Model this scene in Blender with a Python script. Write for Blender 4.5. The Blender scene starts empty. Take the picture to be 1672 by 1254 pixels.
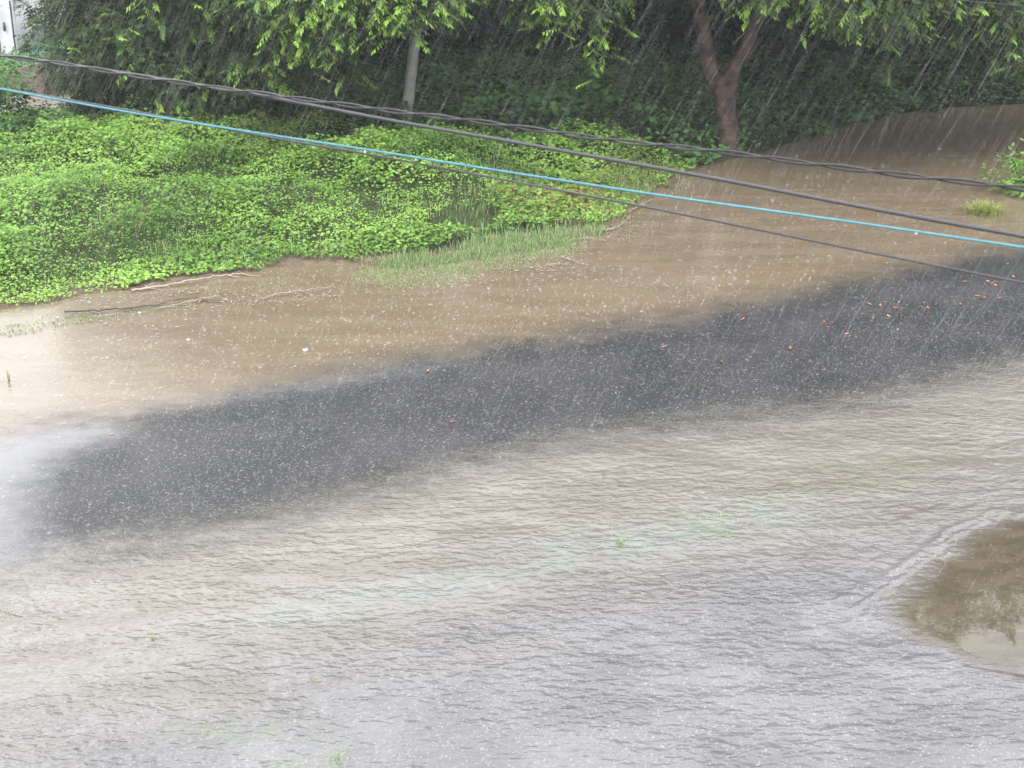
import bpy, math
import numpy as np
from math import radians as R
rng = np.random.default_rng(7)
scene = bpy.context.scene
C = scene.collection

# ------------------------------------------------------------------ camera, sky, sun, exposure
CAM_H = 6.5; PITCH = 21.1; FPX = 2400.0; W0, H0 = 1672.0, 1254.0
cd = bpy.data.cameras.new('camera'); cam = bpy.data.objects.new('camera', cd); C.objects.link(cam)
cam.location = (0, 0, CAM_H); cam.rotation_euler = (R(90 - PITCH), 0, 0)
cd.sensor_width = 36; cd.lens = FPX / W0 * 36; cd.clip_start = 0.1; cd.clip_end = 2000
cd.dof.use_dof = True; cd.dof.focus_distance = 17.0; cd.dof.aperture_fstop = 5.6
scene.camera = cam

wd = bpy.data.worlds.new('World'); scene.world = wd; wd.use_nodes = True
nt = wd.node_tree; nt.nodes.clear()
sky = nt.nodes.new('ShaderNodeTexSky'); sky.sky_type = 'NISHITA'; sky.sun_disc = False
SUN_EL, SUN_AZ = 58, 200
sky.sun_elevation = R(SUN_EL); sky.sun_rotation = R(SUN_AZ); sky.dust_density = 5; sky.air_density = 1.5
hs = nt.nodes.new('ShaderNodeHueSaturation'); hs.inputs['Saturation'].default_value = 0.12
cl = nt.nodes.new('ShaderNodeMixRGB'); cl.inputs['Fac'].default_value = 0.7      # overcast layer over the clear sky
gn = nt.nodes.new('ShaderNodeNewGeometry'); sp_ = nt.nodes.new('ShaderNodeSeparateXYZ'); nt.links.new(gn.outputs['Incoming'], sp_.inputs[0])
el = nt.nodes.new('ShaderNodeMapRange'); nt.links.new(sp_.outputs['Z'], el.inputs[0])          # clouds brighter overhead than near the horizon
el.inputs[1].default_value = 0; el.inputs[2].default_value = -1; el.inputs[3].default_value = 1.0; el.inputs[4].default_value = 1.3
cm = nt.nodes.new('ShaderNodeVectorMath'); cm.operation = 'SCALE'; cm.inputs[0].default_value = (6.75, 6.8, 7.05); 
dt = nt.nodes.new('ShaderNodeVectorMath'); dt.operation = 'DOT_PRODUCT'; nt.links.new(gn.outputs['Incoming'], dt.inputs[0]); dt.inputs[1].default_value = (.31, -.84, -.445)
br = nt.nodes.new('ShaderNodeMapRange'); br.interpolation_type = 'SMOOTHSTEP'; nt.links.new(dt.outputs['Value'], br.inputs[0])   # bright patch added to the sky to put glare on the left water
br.inputs[1].default_value = .84; br.inputs[2].default_value = 1.0; br.inputs[3].default_value = 1.0; br.inputs[4].default_value = 1.27
ml = nt.nodes.new('ShaderNodeMath'); ml.operation = 'MULTIPLY'; nt.links.new(el.outputs[0], ml.inputs[0]); nt.links.new(br.outputs[0], ml.inputs[1])
nt.links.new(ml.outputs[0], cm.inputs['Scale'])
nt.links.new(cm.outputs[0], cl.inputs['Color2'])
bg = nt.nodes.new('ShaderNodeBackground'); bg.inputs['Strength'].default_value = 0.15
ow = nt.nodes.new('ShaderNodeOutputWorld')
nt.links.new(sky.outputs[0], hs.inputs['Color']); nt.links.new(hs.outputs[0], cl.inputs['Color1'])
nt.links.new(cl.outputs[0], bg.inputs['Color']); nt.links.new(bg.outputs[0], ow.inputs['Surface'])
sl = bpy.data.lights.new('sun', 'SUN'); sl.energy = 0.6; sl.angle = R(25); sl.color = (1, .97, .92)
so = bpy.data.objects.new('sun', sl); C.objects.link(so)
so.rotation_euler = (R(90 - SUN_EL), 0, R(180 - SUN_AZ))
scene.view_settings.view_transform = 'Standard'; scene.view_settings.look = 'None'
scene.view_settings.exposure = 1.75; scene.view_settings.gamma = 1
scene.view_settings.use_curve_mapping = False
scene.cycles.max_bounces = 6; scene.cycles.transparent_max_bounces = 24
scene.cycles.volume_bounces = 0; scene.cycles.volume_step_rate = 5

# ------------------------------------------------------------------ geometry helpers
_p = R(PITCH)
def at(px, py, Y):
    """point at depth Y (world y) that the photograph shows at pixel px,py"""
    u = (px - W0 / 2) / FPX; v = (H0 / 2 - py) / FPX
    d = np.array([u, math.cos(_p) + v * math.sin(_p), -math.sin(_p) + v * math.cos(_p)])
    return np.array([0, 0, CAM_H]) + d * (Y / d[1])
def gp(px, py, z=0.0):
    u = (px - W0 / 2) / FPX; v = (H0 / 2 - py) / FPX
    d = np.array([u, math.cos(_p) + v * math.sin(_p), -math.sin(_p) + v * math.cos(_p)])
    t = (z - CAM_H) / d[2]
    return np.array([d[0] * t, d[1] * t])
def gps(pts, z=0.): return np.array([gp(*p, z) for p in pts])

def sdf(P, poly, closed=True):
    """distance to a polyline; positive inside when closed"""
    n = len(poly); D = np.full(len(P), 1e9); ins = np.zeros(len(P), bool)
    for i in range(n if closed else n - 1):
        a = poly[i]; b = poly[(i + 1) % n]; ab = b - a
        t = np.clip(((P - a) @ ab) / max(ab @ ab, 1e-9), 0, 1)
        D = np.minimum(D, np.hypot(*(P - a - t[:, None] * ab).T))
        if closed:
            c = ((a[1] > P[:, 1]) != (b[1] > P[:, 1]))
            dy = b[1] - a[1] if abs(b[1] - a[1]) > 1e-9 else 1e-9
            ins ^= c & (P[:, 0] < (b[0] - a[0]) * (P[:, 1] - a[1]) / dy + a[0])
    return np.where(ins, D, -D) if closed else D

_tab = np.random.default_rng(3).random((256, 256))
def vnoise(x, y):
    xi = np.floor(x).astype(int); yi = np.floor(y).astype(int); fx = x - xi; fy = y - yi
    fx = fx * fx * (3 - 2 * fx); fy = fy * fy * (3 - 2 * fy)
    g = lambda a, b: _tab[a & 255, b & 255]
    return (g(xi, yi) * (1 - fx) + g(xi + 1, yi) * fx) * (1 - fy) + (g(xi, yi + 1) * (1 - fx) + g(xi + 1, yi + 1) * fx) * fy
def fbm(x, y, o=4):
    s = 0; a = 1; t = 0
    for k in range(o):
        s = s + a * vnoise(x * 2**k + 17.3 * k, y * 2**k + 5.1 * k); t += a; a *= .5
    return s / t
def sstep(a, b, x):
    t = np.clip((x - a) / (b - a), 0, 1); return t * t * (3 - 2 * t)

def build(name, parts, mat, parent=None, attrs=None, smooth=False):
    """parts: list of (V, F) arrays; ONE mesh object"""
    Vs = []; off = 0; li = []; ls = []
    for V, F in parts:
        V = np.asarray(V, float); F = np.asarray(F, int)
        if len(F): li.append((F + off).ravel()); ls.append(np.full(len(F), F.shape[1]))
        Vs.append(V); off += len(V)
    V = np.concatenate(Vs); li = np.concatenate(li); ls = np.concatenate(ls)
    me = bpy.data.meshes.new(name)
    me.vertices.add(len(V)); me.vertices.foreach_set('co', V.astype(np.float32).ravel())
    me.loops.add(len(li)); me.loops.foreach_set('vertex_index', li.astype(np.int32))
    me.polygons.add(len(ls))
    st = np.concatenate([[0], np.cumsum(ls)[:-1]])
    me.polygons.foreach_set('loop_start', st.astype(np.int32))
    try: me.polygons.foreach_set('loop_total', ls.astype(np.int32))
    except Exception: pass
    me.update(calc_edges=True)
    if smooth: me.polygons.foreach_set('use_smooth', np.ones(len(ls), bool))
    for k, a in (attrs or {}).items():
        at_ = me.attributes.new(k, 'FLOAT', 'POINT'); at_.data.foreach_set('value', np.asarray(a, np.float32))
    me.materials.append(mat); me.validate()
    o = bpy.data.objects.new(name, me); C.objects.link(o)
    if parent: o.parent = parent
    return o
def tag(o, label=None, cat=None, group=None, kind=None):
    if label: o['label'] = label
    if cat: o['category'] = cat
    if group: o['group'] = group
    if kind: o['kind'] = kind
    return o
def empty(name, loc=(0, 0, 0)):
    o = bpy.data.objects.new(name, None); o.location = loc; o.empty_display_size = .3; C.objects.link(o); return o
def copy_thing(root, loc, rz, sc):
    r = root.copy(); C.objects.link(r); r.location = loc; r.rotation_euler = (0, 0, rz); r.scale = sc
    for ch in list(root.children):
        c = ch.copy(); C.objects.link(c); c.parent = r
    return r
def tube(pts, rad, n=8, cap=True):
    P = np.asarray(pts, float); m = len(P); rad = np.broadcast_to(rad, (m,)) if np.ndim(rad) < 1 else np.asarray(rad)
    T = np.gradient(P, axis=0); T /= np.linalg.norm(T, axis=1)[:, None]
    up = np.array([0, 0, 1.]) if abs(T[0, 2]) < .9 else np.array([1., 0, 0])
    V = []
    for i in range(m):
        a = np.cross(T[i], up); a /= np.linalg.norm(a); b = np.cross(T[i], a); up = -np.cross(T[i], a) if False else b * -1
        up = np.cross(a, T[i])
        th = np.arange(n) / n * 2 * math.pi
        V.append(P[i] + rad[i] * (np.cos(th)[:, None] * a + np.sin(th)[:, None] * up))
    V = np.concatenate(V); F = []
    for i in range(m - 1):
        for j in range(n):
            F.append((i * n + j, i * n + (j + 1) % n, (i + 1) * n + (j + 1) % n, (i + 1) * n + j))
    return V, np.array(F)
def smooth_path(pts, k=8):
    """Catmull-Rom through points"""
    P = np.asarray(pts, float); Q = np.vstack([2 * P[0] - P[1], P, 2 * P[-1] - P[-2]]); out = []
    for i in range(1, len(Q) - 2):
        for t in np.arange(k) / k:
            out.append(.5 * (2 * Q[i] + (Q[i + 1] - Q[i - 1]) * t + (2 * Q[i - 1] - 5 * Q[i] + 4 * Q[i + 1] - Q[i + 2]) * t**2 + (-Q[i - 1] + 3 * Q[i] - 3 * Q[i + 1] + Q[i + 2]) * t**3))
    out.append(P[-1]); return np.array(out)
def bx(x0, x1, y0, y1, z0, z1):
    V = np.array([[x, y, z] for z in (z0, z1) for y in (y0, y1) for x in (x0, x1)])
    return V, np.array([(0, 2, 3, 1), (4, 5, 7, 6), (0, 1, 5, 4), (2, 6, 7, 3), (0, 4, 6, 2), (1, 3, 7, 5)])
def norm(a): return a / np.maximum(np.linalg.norm(a, axis=1), 1e-9)[:, None]
def leaves(c, d, nrm, L, Wd):
    """kite leaves: base c, direction d, normal nrm, lengths, widths -> V,F"""
    d = norm(d); s = norm(np.cross(d, nrm)); n = np.cross(s, d)
    L = np.asarray(L)[:, None]; Wd = np.asarray(Wd)[:, None]
    mid = c + d * L * .42 - n * Wd * .12
    V = np.stack([c, mid + s * Wd * .5 + n * Wd * .14, c + d * L, mid - s * Wd * .5 + n * Wd * .14], 1).reshape(-1, 3)
    return V, np.arange(len(V)).reshape(-1, 4)

# ------------------------------------------------------------------ materials
def mat(name):
    m = bpy.data.materials.new(name); m.use_nodes = True; t = m.node_tree
    return m, t, t.nodes['Principled BSDF'], t.nodes['Material Output']
def node(t, typ, **kw):
    n = t.nodes.new(typ)
    for k, v in kw.items():
        if k in n.inputs: n.inputs[k].default_value = v
        else: setattr(n, k, v)
    return n
def math_(t, op, a, b=None, c=None, clamp=False):
    n = t.nodes.new('ShaderNodeMath'); n.operation = op; n.use_clamp = clamp
    for i, v in enumerate((a, b, c)):
        if v is None: continue
        if isinstance(v, (int, float)): n.inputs[i].default_value = v
        else: t.links.new(v, n.inputs[i])
    return n.outputs[0]
def mix(t, f, a, b, blend='MIX'):
    n = t.nodes.new('ShaderNodeMixRGB'); n.blend_type = blend
    for i, v in zip(('Fac', 'Color1', 'Color2'), (f, a, b)):
        if isinstance(v, (int, float)): n.inputs[i].default_value = v
        elif isinstance(v, tuple): n.inputs[i].default_value = (*v, 1)
        else: t.links.new(v, n.inputs[i])
    return n.outputs[0]
def rng_map(t, v, a, b, c=0., d=1., smooth=True):
    n = t.nodes.new('ShaderNodeMapRange'); n.interpolation_type = 'SMOOTHSTEP' if smooth else 'LINEAR'
    t.links.new(v, n.inputs[0])
    for i, q in zip((1, 2, 3, 4), (a, b, c, d)): n.inputs[i].default_value = q
    return n.outputs[0]
def attr(t, name):
    n = t.nodes.new('ShaderNodeAttribute'); n.attribute_name = name; return n.outputs['Fac']
def coords(t, sx=1, sy=1, sz=1, rz=0):
    g = t.nodes.new('ShaderNodeNewGeometry'); m = t.nodes.new('ShaderNodeMapping')
    m.inputs['Scale'].default_value = (sx, sy, sz); m.inputs['Rotation'].default_value = (0, 0, rz)
    t.links.new(g.outputs['Position'], m.inputs[0]); return m.outputs[0]
def noise(t, co, sc, det=4, rough=.5, dist=0):
    n = t.nodes.new('ShaderNodeTexNoise'); n.inputs['Scale'].default_value = sc; n.inputs['Detail'].default_value = det
    n.inputs['Roughness'].default_value = rough; n.inputs['Distortion'].default_value = dist
    t.links.new(co, n.inputs['Vector']); return n.outputs['Fac']
def simple(name, col, rough=.6, col2=None, nsc=8, bump=0, spec=.5, alpha=None, obj_space=False):
    m, t, b, o = mat(name); b.inputs['Roughness'].default_value = rough; b.inputs['Specular IOR Level'].default_value = spec
    co = coords(t); f = noise(t, co, nsc, 5, .6)
    c = mix(t, rng_map(t, f, .35, .65), col, col2 or tuple(x * .7 for x in col))
    t.links.new(c, b.inputs['Base Color'])
    if bump:
        bn = node(t, 'ShaderNodeBump', Strength=1., Distance=bump); t.links.new(f, bn.inputs['Height']); t.links.new(bn.outputs[0], b.inputs['Normal'])
    if alpha is not None: b.inputs['Alpha'].default_value = alpha
    return m
def leaf_mat(name, dark, light, young, trans=.25, rough=.42, spec=.3):
    m, t, b, o = mat(name)
    c = mix(t, attr(t, 'tint'), dark, light); c = mix(t, attr(t, 'young'), c, young)
    t.links.new(c, b.inputs['Base Color']); b.inputs['Roughness'].default_value = rough
    b.inputs['Specular IOR Level'].default_value = spec
    tr = t.nodes.new('ShaderNodeBsdfTranslucent'); t.links.new(c, tr.inputs[0])
    mx = t.nodes.new('ShaderNodeMixShader'); mx.inputs[0].default_value = trans
    t.links.new(b.outputs[0], mx.inputs[1]); t.links.new(tr.outputs[0], mx.inputs[2]); t.links.new(mx.outputs[0], o.inputs[0])
    return m

M = {}
M['creeper'] = leaf_mat('creeper_leaf', (.085, .18, .03), (.24, .41, .08), (.20, .125, .045), .3, .5, .15)
M['under'] = leaf_mat('undergrowth_leaf', (.03, .07, .02), (.095, .21, .055), (.10, .10, .035), .2, .6, .12)
M['tree'] = leaf_mat('tree_leaf', (.015, .028, .011), (.056, .096, .032), (.19, .34, .045), .2, .55, .16)
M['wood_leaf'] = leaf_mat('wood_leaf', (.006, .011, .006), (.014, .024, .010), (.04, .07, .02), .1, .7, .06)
M['grass'] = leaf_mat('grass_blade', (.13, .21, .08), (.26, .36, .15), (.34, .30, .15), .25)
M['tuft'] = leaf_mat('tuft_blade', (.14, .2, .04), (.3, .36, .09), (.3, .25, .1), .25)
M['bark'] = simple('bark', (.085, .050, .037), .75, (.016, .010, .008), 5, .11)
M['darkbark'] = simple('dark_bark', (.035, .03, .025), .8, (.02, .017, .014), 12, .02)
M['concrete'] = simple('pole_concrete', (.24, .24, .23), .7, (.17, .17, .165), 5, .004)
M['twig'] = simple('pale_twig', (.30, .24, .20), .6, (.16, .12, .1), 14, .004)
M['wettwig'] = simple('dark_twig', (.05, .04, .035), .5, (.03, .025, .02), 14, .004)
M['stone'] = simple('pale_stone', (.4, .37, .33), .6, (.25, .23, .2), 20, .004)
M['deadleaf'] = simple('dead_leaf', (.26, .10, .05), .5, (.16, .06, .03), 30, .002)
M['deadleaf2'] = simple('dead_leaf_pale', (.38, .19, .11), .5, (.22, .11, .06), 30, .002)
M['cable'] = simple('black_cable', (.010, .010, .012), .3, (.015, .015, .017), 30, 0, .5)
M['greycable'] = simple('grey_cable', (.036, .036, .041), .5, (.028, .028, .032), 30, 0, .5)
M['bluecable'] = simple('blue_cable', (.055, .19, .24), .45, (.04, .15, .195), 20, 0, .5)
M['white'] = simple('white_sheet', (.62, .62, .66), .5, (.5, .5, .54), 3, .01)
M['trim'] = simple('white_trim', (.8, .8, .8), .4)
M['dark'] = simple('dark_post', (.06, .06, .07), .5)
M['net'] = simple('green_net', (.10, .24, .17), .6, (.16, .33, .25), 1.5, .03)
M['soil'] = simple('red_soil', (.075, .045, .038), .8, (.04, .026, .022), 6, .03)
M['path'] = simple('pale_path', (.16, .13, .10), .7, (.11, .09, .07), 3, .01)
def droplet_mat():
    m, t, b, o = mat('spray'); b.inputs['Base Color'].default_value = (.6, .6, .61, 1); b.inputs['Roughness'].default_value = .3
    b.inputs['Alpha'].default_value = .11
    return m
M['spray'] = droplet_mat()
m, t, b, o = mat('rain_water'); b.inputs['Base Color'].default_value = (.8, .82, .85, 1); b.inputs['Roughness'].default_value = .2; b.inputs['Alpha'].default_value = .09
M['rain'] = m
m, t, b, o = mat('water_drop'); b.inputs['Base Color'].default_value = (.9, .9, .92, 1); b.inputs['Roughness'].default_value = .05
M['drop'] = m

# ground (soil, leaf litter, far green hillside)
m, t, b, o = mat('ground_soil'); co = coords(t)
f1 = noise(t, co, .6, 5, .6); f2 = noise(t, co, 7, 5, .65)
c = mix(t, rng_map(t, f2, .4, .65), (.03, .03, .015), (.03, .06, .015))
c = mix(t, attr(t, 'far'), c, mix(t, rng_map(t, f1, .4, .6), (.05, .12, .06), (.09, .19, .13)))
c = mix(t, attr(t, 'edge'), c, mix(t, rng_map(t, f2, .4, .65), (.085, .062, .042), (.12, .095, .07)))
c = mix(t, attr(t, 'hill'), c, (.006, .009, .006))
t.links.new(c, b.inputs['Base Color']); b.inputs['Roughness'].default_value = .8; b.inputs['Specular IOR Level'].default_value = .1
bn = node(t, 'ShaderNodeBump', Strength=1., Distance=.06); t.links.new(f2, bn.inputs['Height']); t.links.new(bn.outputs[0], b.inputs['Normal'])
M['ground'] = m

# the flooded road: one continuous material driven by how far each spot lies past the edges of mud, asphalt and runoff
m, t, b, o = mat('flooded_road'); co = coords(t); L = t.links
a1 = attr(t, 'd1'); a2 = attr(t, 'd2'); ap = attr(t, 'dp'); aw = attr(t, 'weed'); ag = attr(t, 'pale')
nb = noise(t, co, .9, 4, .55, .3); nm = noise(t, coords(t, 1, 1.6), 3.2, 4, .6, .2); nf = noise(t, coords(t, 1, 1.5), 14, 4, .6)
nstr = noise(t, coords(t, .35, 1.6, 1, R(-12)), 1.6, 5, .6, .4)
e1 = math_(t, 'ADD', a1, math_(t, 'MULTIPLY', math_(t, 'SUBTRACT', nm, .5), .9))
e1 = math_(t, 'ADD', e1, math_(t, 'MULTIPLY', math_(t, 'SUBTRACT', nb, .5), 1.0))
mud = rng_map(t, e1, -.75, .6)
e2 = math_(t, 'ADD', a2, math_(t, 'MULTIPLY', math_(t, 'SUBTRACT', nm, .5), 1.3))
e2 = math_(t, 'ADD', e2, math_(t, 'MULTIPLY', math_(t, 'SUBTRACT', nf, .5), 1.0))
run = rng_map(t, e2, -.6, .8)
deep = rng_map(t, math_(t, 'ADD', a2, math_(t, 'MULTIPLY', math_(t, 'SUBTRACT', nstr, .5), 3.)), 1.4, 4.2)
pud = rng_map(t, math_(t, 'ADD', ap, math_(t, 'MULTIPLY', math_(t, 'SUBTRACT', nm, .5), .3)), -.12, .22)
# asphalt with pale aggregate
vo = node(t, 'ShaderNodeTexVoronoi', Scale=70.); L.new(co, vo.inputs['Vector'])
spk = rng_map(t, vo.outputs['Color'], .72, .95)
fine = noise(t, co, 55, 2, .7)
asp = mix(t, rng_map(t, nb, .35, .7), (.017, .0175, .0175), (.030, .030, .0305))
asp = mix(t, math_(t, 'MULTIPLY', spk, .55), asp, (.20, .195, .20))
vo2 = node(t, 'ShaderNodeTexVoronoi', Scale=26.); L.new(co, vo2.inputs['Vector'])
asp = mix(t, math_(t, 'MULTIPLY', rng_map(t, vo2.outputs['Color'], .7, .9), rng_map(t, vo2.outputs['Distance'], .35, .1, 0., .5)), asp, (.22, .22, .23))
asp = mix(t, math_(t, 'MULTIPLY', rng_map(t, fine, .55, .75), .35), asp, (.12, .12, .125))
mudc = mix(t, rng_map(t, nstr, .35, .68), (.108, .083, .054), (.132, .104, .070))
mudc = mix(t, math_(t, 'MULTIPLY', rng_map(t, nf, .52, .72), .3), mudc, (.19, .15, .11))
runc = mix(t, rng_map(t, nstr, .35, .65), (.107, .097, .081), (.143, .132, .115))
runc = mix(t, rng_map(t, nf, .56, .72), runc, (.085, .078, .064))
grv = mix(t, rng_map(t, nb, .35, .65), (.088, .085, .089), (.118, .114, .116))
grv = mix(t, math_(t, 'MULTIPLY', spk, .45), grv, (.27, .26, .27))
grv = mix(t, math_(t, 'MULTIPLY', rng_map(t, noise(t, co, 38, 3, .7), .52, .7), .4), grv, (.05, .048, .052))
runc = mix(t, deep, runc, grv)
runc = mix(t, math_(t, 'MULTIPLY', math_(t, 'MULTIPLY', ag, rng_map(t, nm, .3, .6)), .3), runc, (.15, .19, .18))
runc = mix(t, math_(t, 'MULTIPLY', math_(t, 'MULTIPLY', aw, rng_map(t, nm, .45, .65)), .4), runc, (.10, .14, .07))
pc = mix(t, rng_map(t, nm, .35, .65), (.050, .041, .027), (.072, .060, .041))
film_glare = rng_map(t, math_(t, 'ADD', attr(t, 'film_glare'), math_(t, 'MULTIPLY', math_(t, 'SUBTRACT', nm, .5), .5)), .1, 1.05)  # water film area, also painted paler below to stand for sky glare
asp = mix(t, math_(t, 'MULTIPLY', film_glare, .7), asp, (.10, .10, .105))
c = mix(t, mud, asp, mudc); c = mix(t, run, c, runc); c = mix(t, math_(t, 'MULTIPLY', film_glare, .45), c, (.15, .15, .155)); c = mix(t, pud, c, pc)
L.new(c, b.inputs['Base Color'])
b.inputs['IOR'].default_value = 1.42
rr = math_(t, 'ADD', math_(t, 'MULTIPLY', mud, -.02), .24); rr = math_(t, 'ADD', rr, math_(t, 'MULTIPLY', run, -.12))
rr = math_(t, 'SUBTRACT', rr, math_(t, 'MULTIPLY', pud, .17)); rr = math_(t, 'SUBTRACT', rr, math_(t, 'MULTIPLY', film_glare, -.03)); dry = math_(t, 'MULTIPLY', math_(t, 'MULTIPLY', math_(t, 'SUBTRACT', 1., mud), math_(t, 'SUBTRACT', 1., run)), math_(t, 'SUBTRACT', 1., film_glare))
rr = math_(t, 'ADD', rr, math_(t, 'MULTIPLY', dry, .24)); L.new(rr, b.inputs['Roughness'])
L.new(math_(t, 'SUBTRACT', .5, math_(t, 'MULTIPLY', dry, .26)), b.inputs['Specular IOR Level'])
w1 = noise(t, coords(t, .85, 1.5, 1, R(-14)), 8.5, 1.6, .5, .25); w2 = noise(t, coords(t, .8, 1.4, 1, R(12)), 24, 2, .5, .2)
hh = math_(t, 'ADD', math_(t, 'MULTIPLY', w1, .043), math_(t, 'MULTIPLY', w2, .011))
amp = math_(t, 'ADD', math_(t, 'MULTIPLY', run, .93), .035); amp = math_(t, 'MULTIPLY', amp, math_(t, 'SUBTRACT', 1.0, math_(t, 'MULTIPLY', pud, .985)))
amp = math_(t, 'MULTIPLY', amp, rng_map(t, noise(t, coords(t, .6, 1.2, 1, R(-14)), .7, 3, .6), .36, .62, .4, 1.25))
amp = math_(t, 'MULTIPLY', amp, rng_map(t, a2, 3.0, 6.5, 1., .5))
amp = math_(t, 'MULTIPLY', amp, rng_map(t, ap, -.9, -.1, 1., .65))
hh = math_(t, 'MULTIPLY', hh, amp)
bn = node(t, 'ShaderNodeBump', Strength=1., Distance=1.); L.new(hh, bn.inputs['Height']); L.new(bn.outputs[0], b.inputs['Normal'])
M['flood'] = m

# ------------------------------------------------------------------ the ground
EDGE = [(-500, 575), (-150, 520), (0, 506), (90, 494), (130, 482), (250, 468), (330, 456), (400, 445), (480, 434), (560, 428), (610, 436),
        (680, 436), (770, 424), (870, 408), (930, 398), (990, 384), (1020, 360), (1060, 328), (1100, 302), (1150, 278), (1185, 262),
        (1240, 250), (1330, 222), (1400, 200), (1450, 188), (1540, 176), (1700, 168), (2200, 150)]
BANK = np.vstack([gps(EDGE), [[90, 60], [90, 400], [-200, 400], [-200, 15]]])
ISLE = gps([(1612, 318), (1640, 300), (1665, 282), (1760, 262), (1800, 330), (1700, 330)])
def gz(x, y):
    P = np.stack([np.ravel(x), np.ravel(y)], 1)
    d = sdf(P, BANK); di = sdf(P, ISLE)
    z = -.12 + .14 * sstep(-.5, .15, d) + .38 * sstep(0, 4.5, d) + .10 * (fbm(P[:, 0] * .7, P[:, 1] * .7) - .5) * sstep(0, 1, d)
    z = np.maximum(z, -.12 + .2 * sstep(-.4, .5, di))
    z += sstep(40, 75, P[:, 1]) * 11 * sstep(-11, -3, P[:, 0]) + sstep(44, 110, P[:, 1]) * 5
    return z.reshape(np.shape(x))
xs = np.concatenate([[-700, -300, -120, -60, -38], np.arange(-26, 30.01, .2), [42, 60, 120, 300, 700]])
ys = np.concatenate([[-600, -200, -60, -15], np.arange(2, 58.01, .2), np.arange(59, 80, 1.5), [90, 110, 160, 300, 900]])
X, Y = np.meshgrid(xs, ys); Z = gz(X, Y)
V = np.stack([X.ravel(), Y.ravel(), Z.ravel()], 1); nx = len(xs)
i, j = np.meshgrid(np.arange(len(ys) - 1), np.arange(nx - 1), indexing='ij'); q = (i * nx + j).ravel()
F = np.stack([q, q + 1, q + nx + 1, q + nx], 1)
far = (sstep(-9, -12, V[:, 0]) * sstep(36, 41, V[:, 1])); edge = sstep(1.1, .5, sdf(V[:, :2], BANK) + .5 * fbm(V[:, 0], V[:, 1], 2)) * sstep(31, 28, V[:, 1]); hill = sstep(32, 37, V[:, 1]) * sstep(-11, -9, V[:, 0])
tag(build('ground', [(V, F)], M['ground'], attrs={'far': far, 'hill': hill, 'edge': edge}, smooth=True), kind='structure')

# water and road surface: a fan of quads, finer towards the viewer's side of the street
ang = np.concatenate([np.linspace(-70, -23, 40)[:-1], np.linspace(-23, 23, 620), np.linspace(23, 70, 40)[1:]])
rad = np.concatenate([[1.0, 3.0, 5.0, 6.5], np.geomspace(7.6, 42, 760)])
A, Rr = np.meshgrid(R(1) * ang, rad); X = (Rr * np.sin(A)).ravel(); Y = (Rr * np.cos(A)).ravel(); P = np.stack([X, Y], 1)
B1 = gps([(-700, 800), (-200, 742), (0, 705), (200, 675), (350, 642), (520, 602), (700, 572), (870, 547), (1050, 520), (1200, 492), (1350, 462), (1500, 428), (1600, 408), (1672, 396), (1900, 350), (2600, 280)])
B2 = gps([(-700, 1050), (-200, 1000), (0, 925), (100, 895), (300, 872), (480, 835), (620, 790), (750, 755), (900, 722), (1050, 700), (1200, 682), (1400, 655), (1550, 620), (1672, 590), (1900, 530), (2600, 420)])
def above(P, Bd):
    yb = np.interp(P[:, 0], Bd[:, 0], Bd[:, 1]); return P[:, 1] - yb
d1 = np.clip(above(P, B1) * .9, -3, 3); d2 = np.clip(-above(P, B2) * .9, -3, 12)
PUD = gps([(1640, 846), (1600, 862), (1566, 880), (1560, 896), (1520, 920), (1484, 944), (1482, 960), (1442, 982), (1440, 1010), (1480, 1040), (1540, 1066), (1620, 1086), (1700, 1104), (1900, 1130), (1960, 960), (1900, 845), (1700, 838)])
dp = sdf(P, PUD) + .0; dp = np.clip(dp + .34 * (fbm(X * 2.3, Y * 2.3, 3) - .5) * np.exp(-np.abs(dp) / .5), -2, 2)
pale = np.exp(-(sdf(P, gps([(440, 1010), (640, 972), (850, 925), (1050, 882), (1180, 850), (1260, 838)]), False) / .32)**2)
weed = np.exp(-(sdf(P, gps([(960, 890), (1100, 865), (1200, 845), (1330, 800), (1440, 780)]), False) / .45)**2)
weed = np.maximum(weed, np.exp(-(sdf(P, gps([(320, 1180), (420, 1190), (520, 1240)]), False) / .25)**2))
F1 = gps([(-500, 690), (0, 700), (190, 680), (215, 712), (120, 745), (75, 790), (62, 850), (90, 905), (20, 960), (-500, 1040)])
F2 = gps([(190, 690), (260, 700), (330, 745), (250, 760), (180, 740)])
film_glare = np.maximum(sstep(-.7, 1.0, sdf(P, F1)), .2 * sstep(-.4, .4, sdf(P, F2)))  # left end of the road, where glare is put into the colour
film_glare = np.maximum(film_glare, .38 * np.exp(-(sdf(P, gps([(220, 668), (450, 640), (700, 600)]), False) / .35)**2))
run = sstep(-.3, 1.2, d2) * (1 - sstep(-.1, .1, dp))
z = .020 * run * (fbm(X * 5 + Y * 1.3, Y * 8 - X * 1.5, 3) - .5) + .004 * (fbm(X * 3, Y * 3, 2) - .5) * (1 - sstep(-.1, .1, dp))
for pts, h, w in (([(1640, 838), (1560, 874), (1512, 914), (1476, 940), (1432, 972), (1390, 998)], .016, .03),
                  ([(1600, 846), (1560, 862), (1500, 905), (1450, 940), (1400, 972), (1350, 985)], .014, .05),
                  ([(1500, 850), (1400, 862), (1300, 868)], .010, .06), ([(1672, 838), (1560, 836), (1450, 842)], .012, .05),
                  ([(1400, 995), (1385, 1020)], .014, .03), ([(1420, 992), (1412, 1012)], .012, .03)):
    dd = sdf(P, gps(pts), False); dd2 = dd + .02 * (fbm(X * 6, Y * 6, 2) - .5)
    z += 1.35 * h * np.exp(-(dd2 / w)**2)
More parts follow.
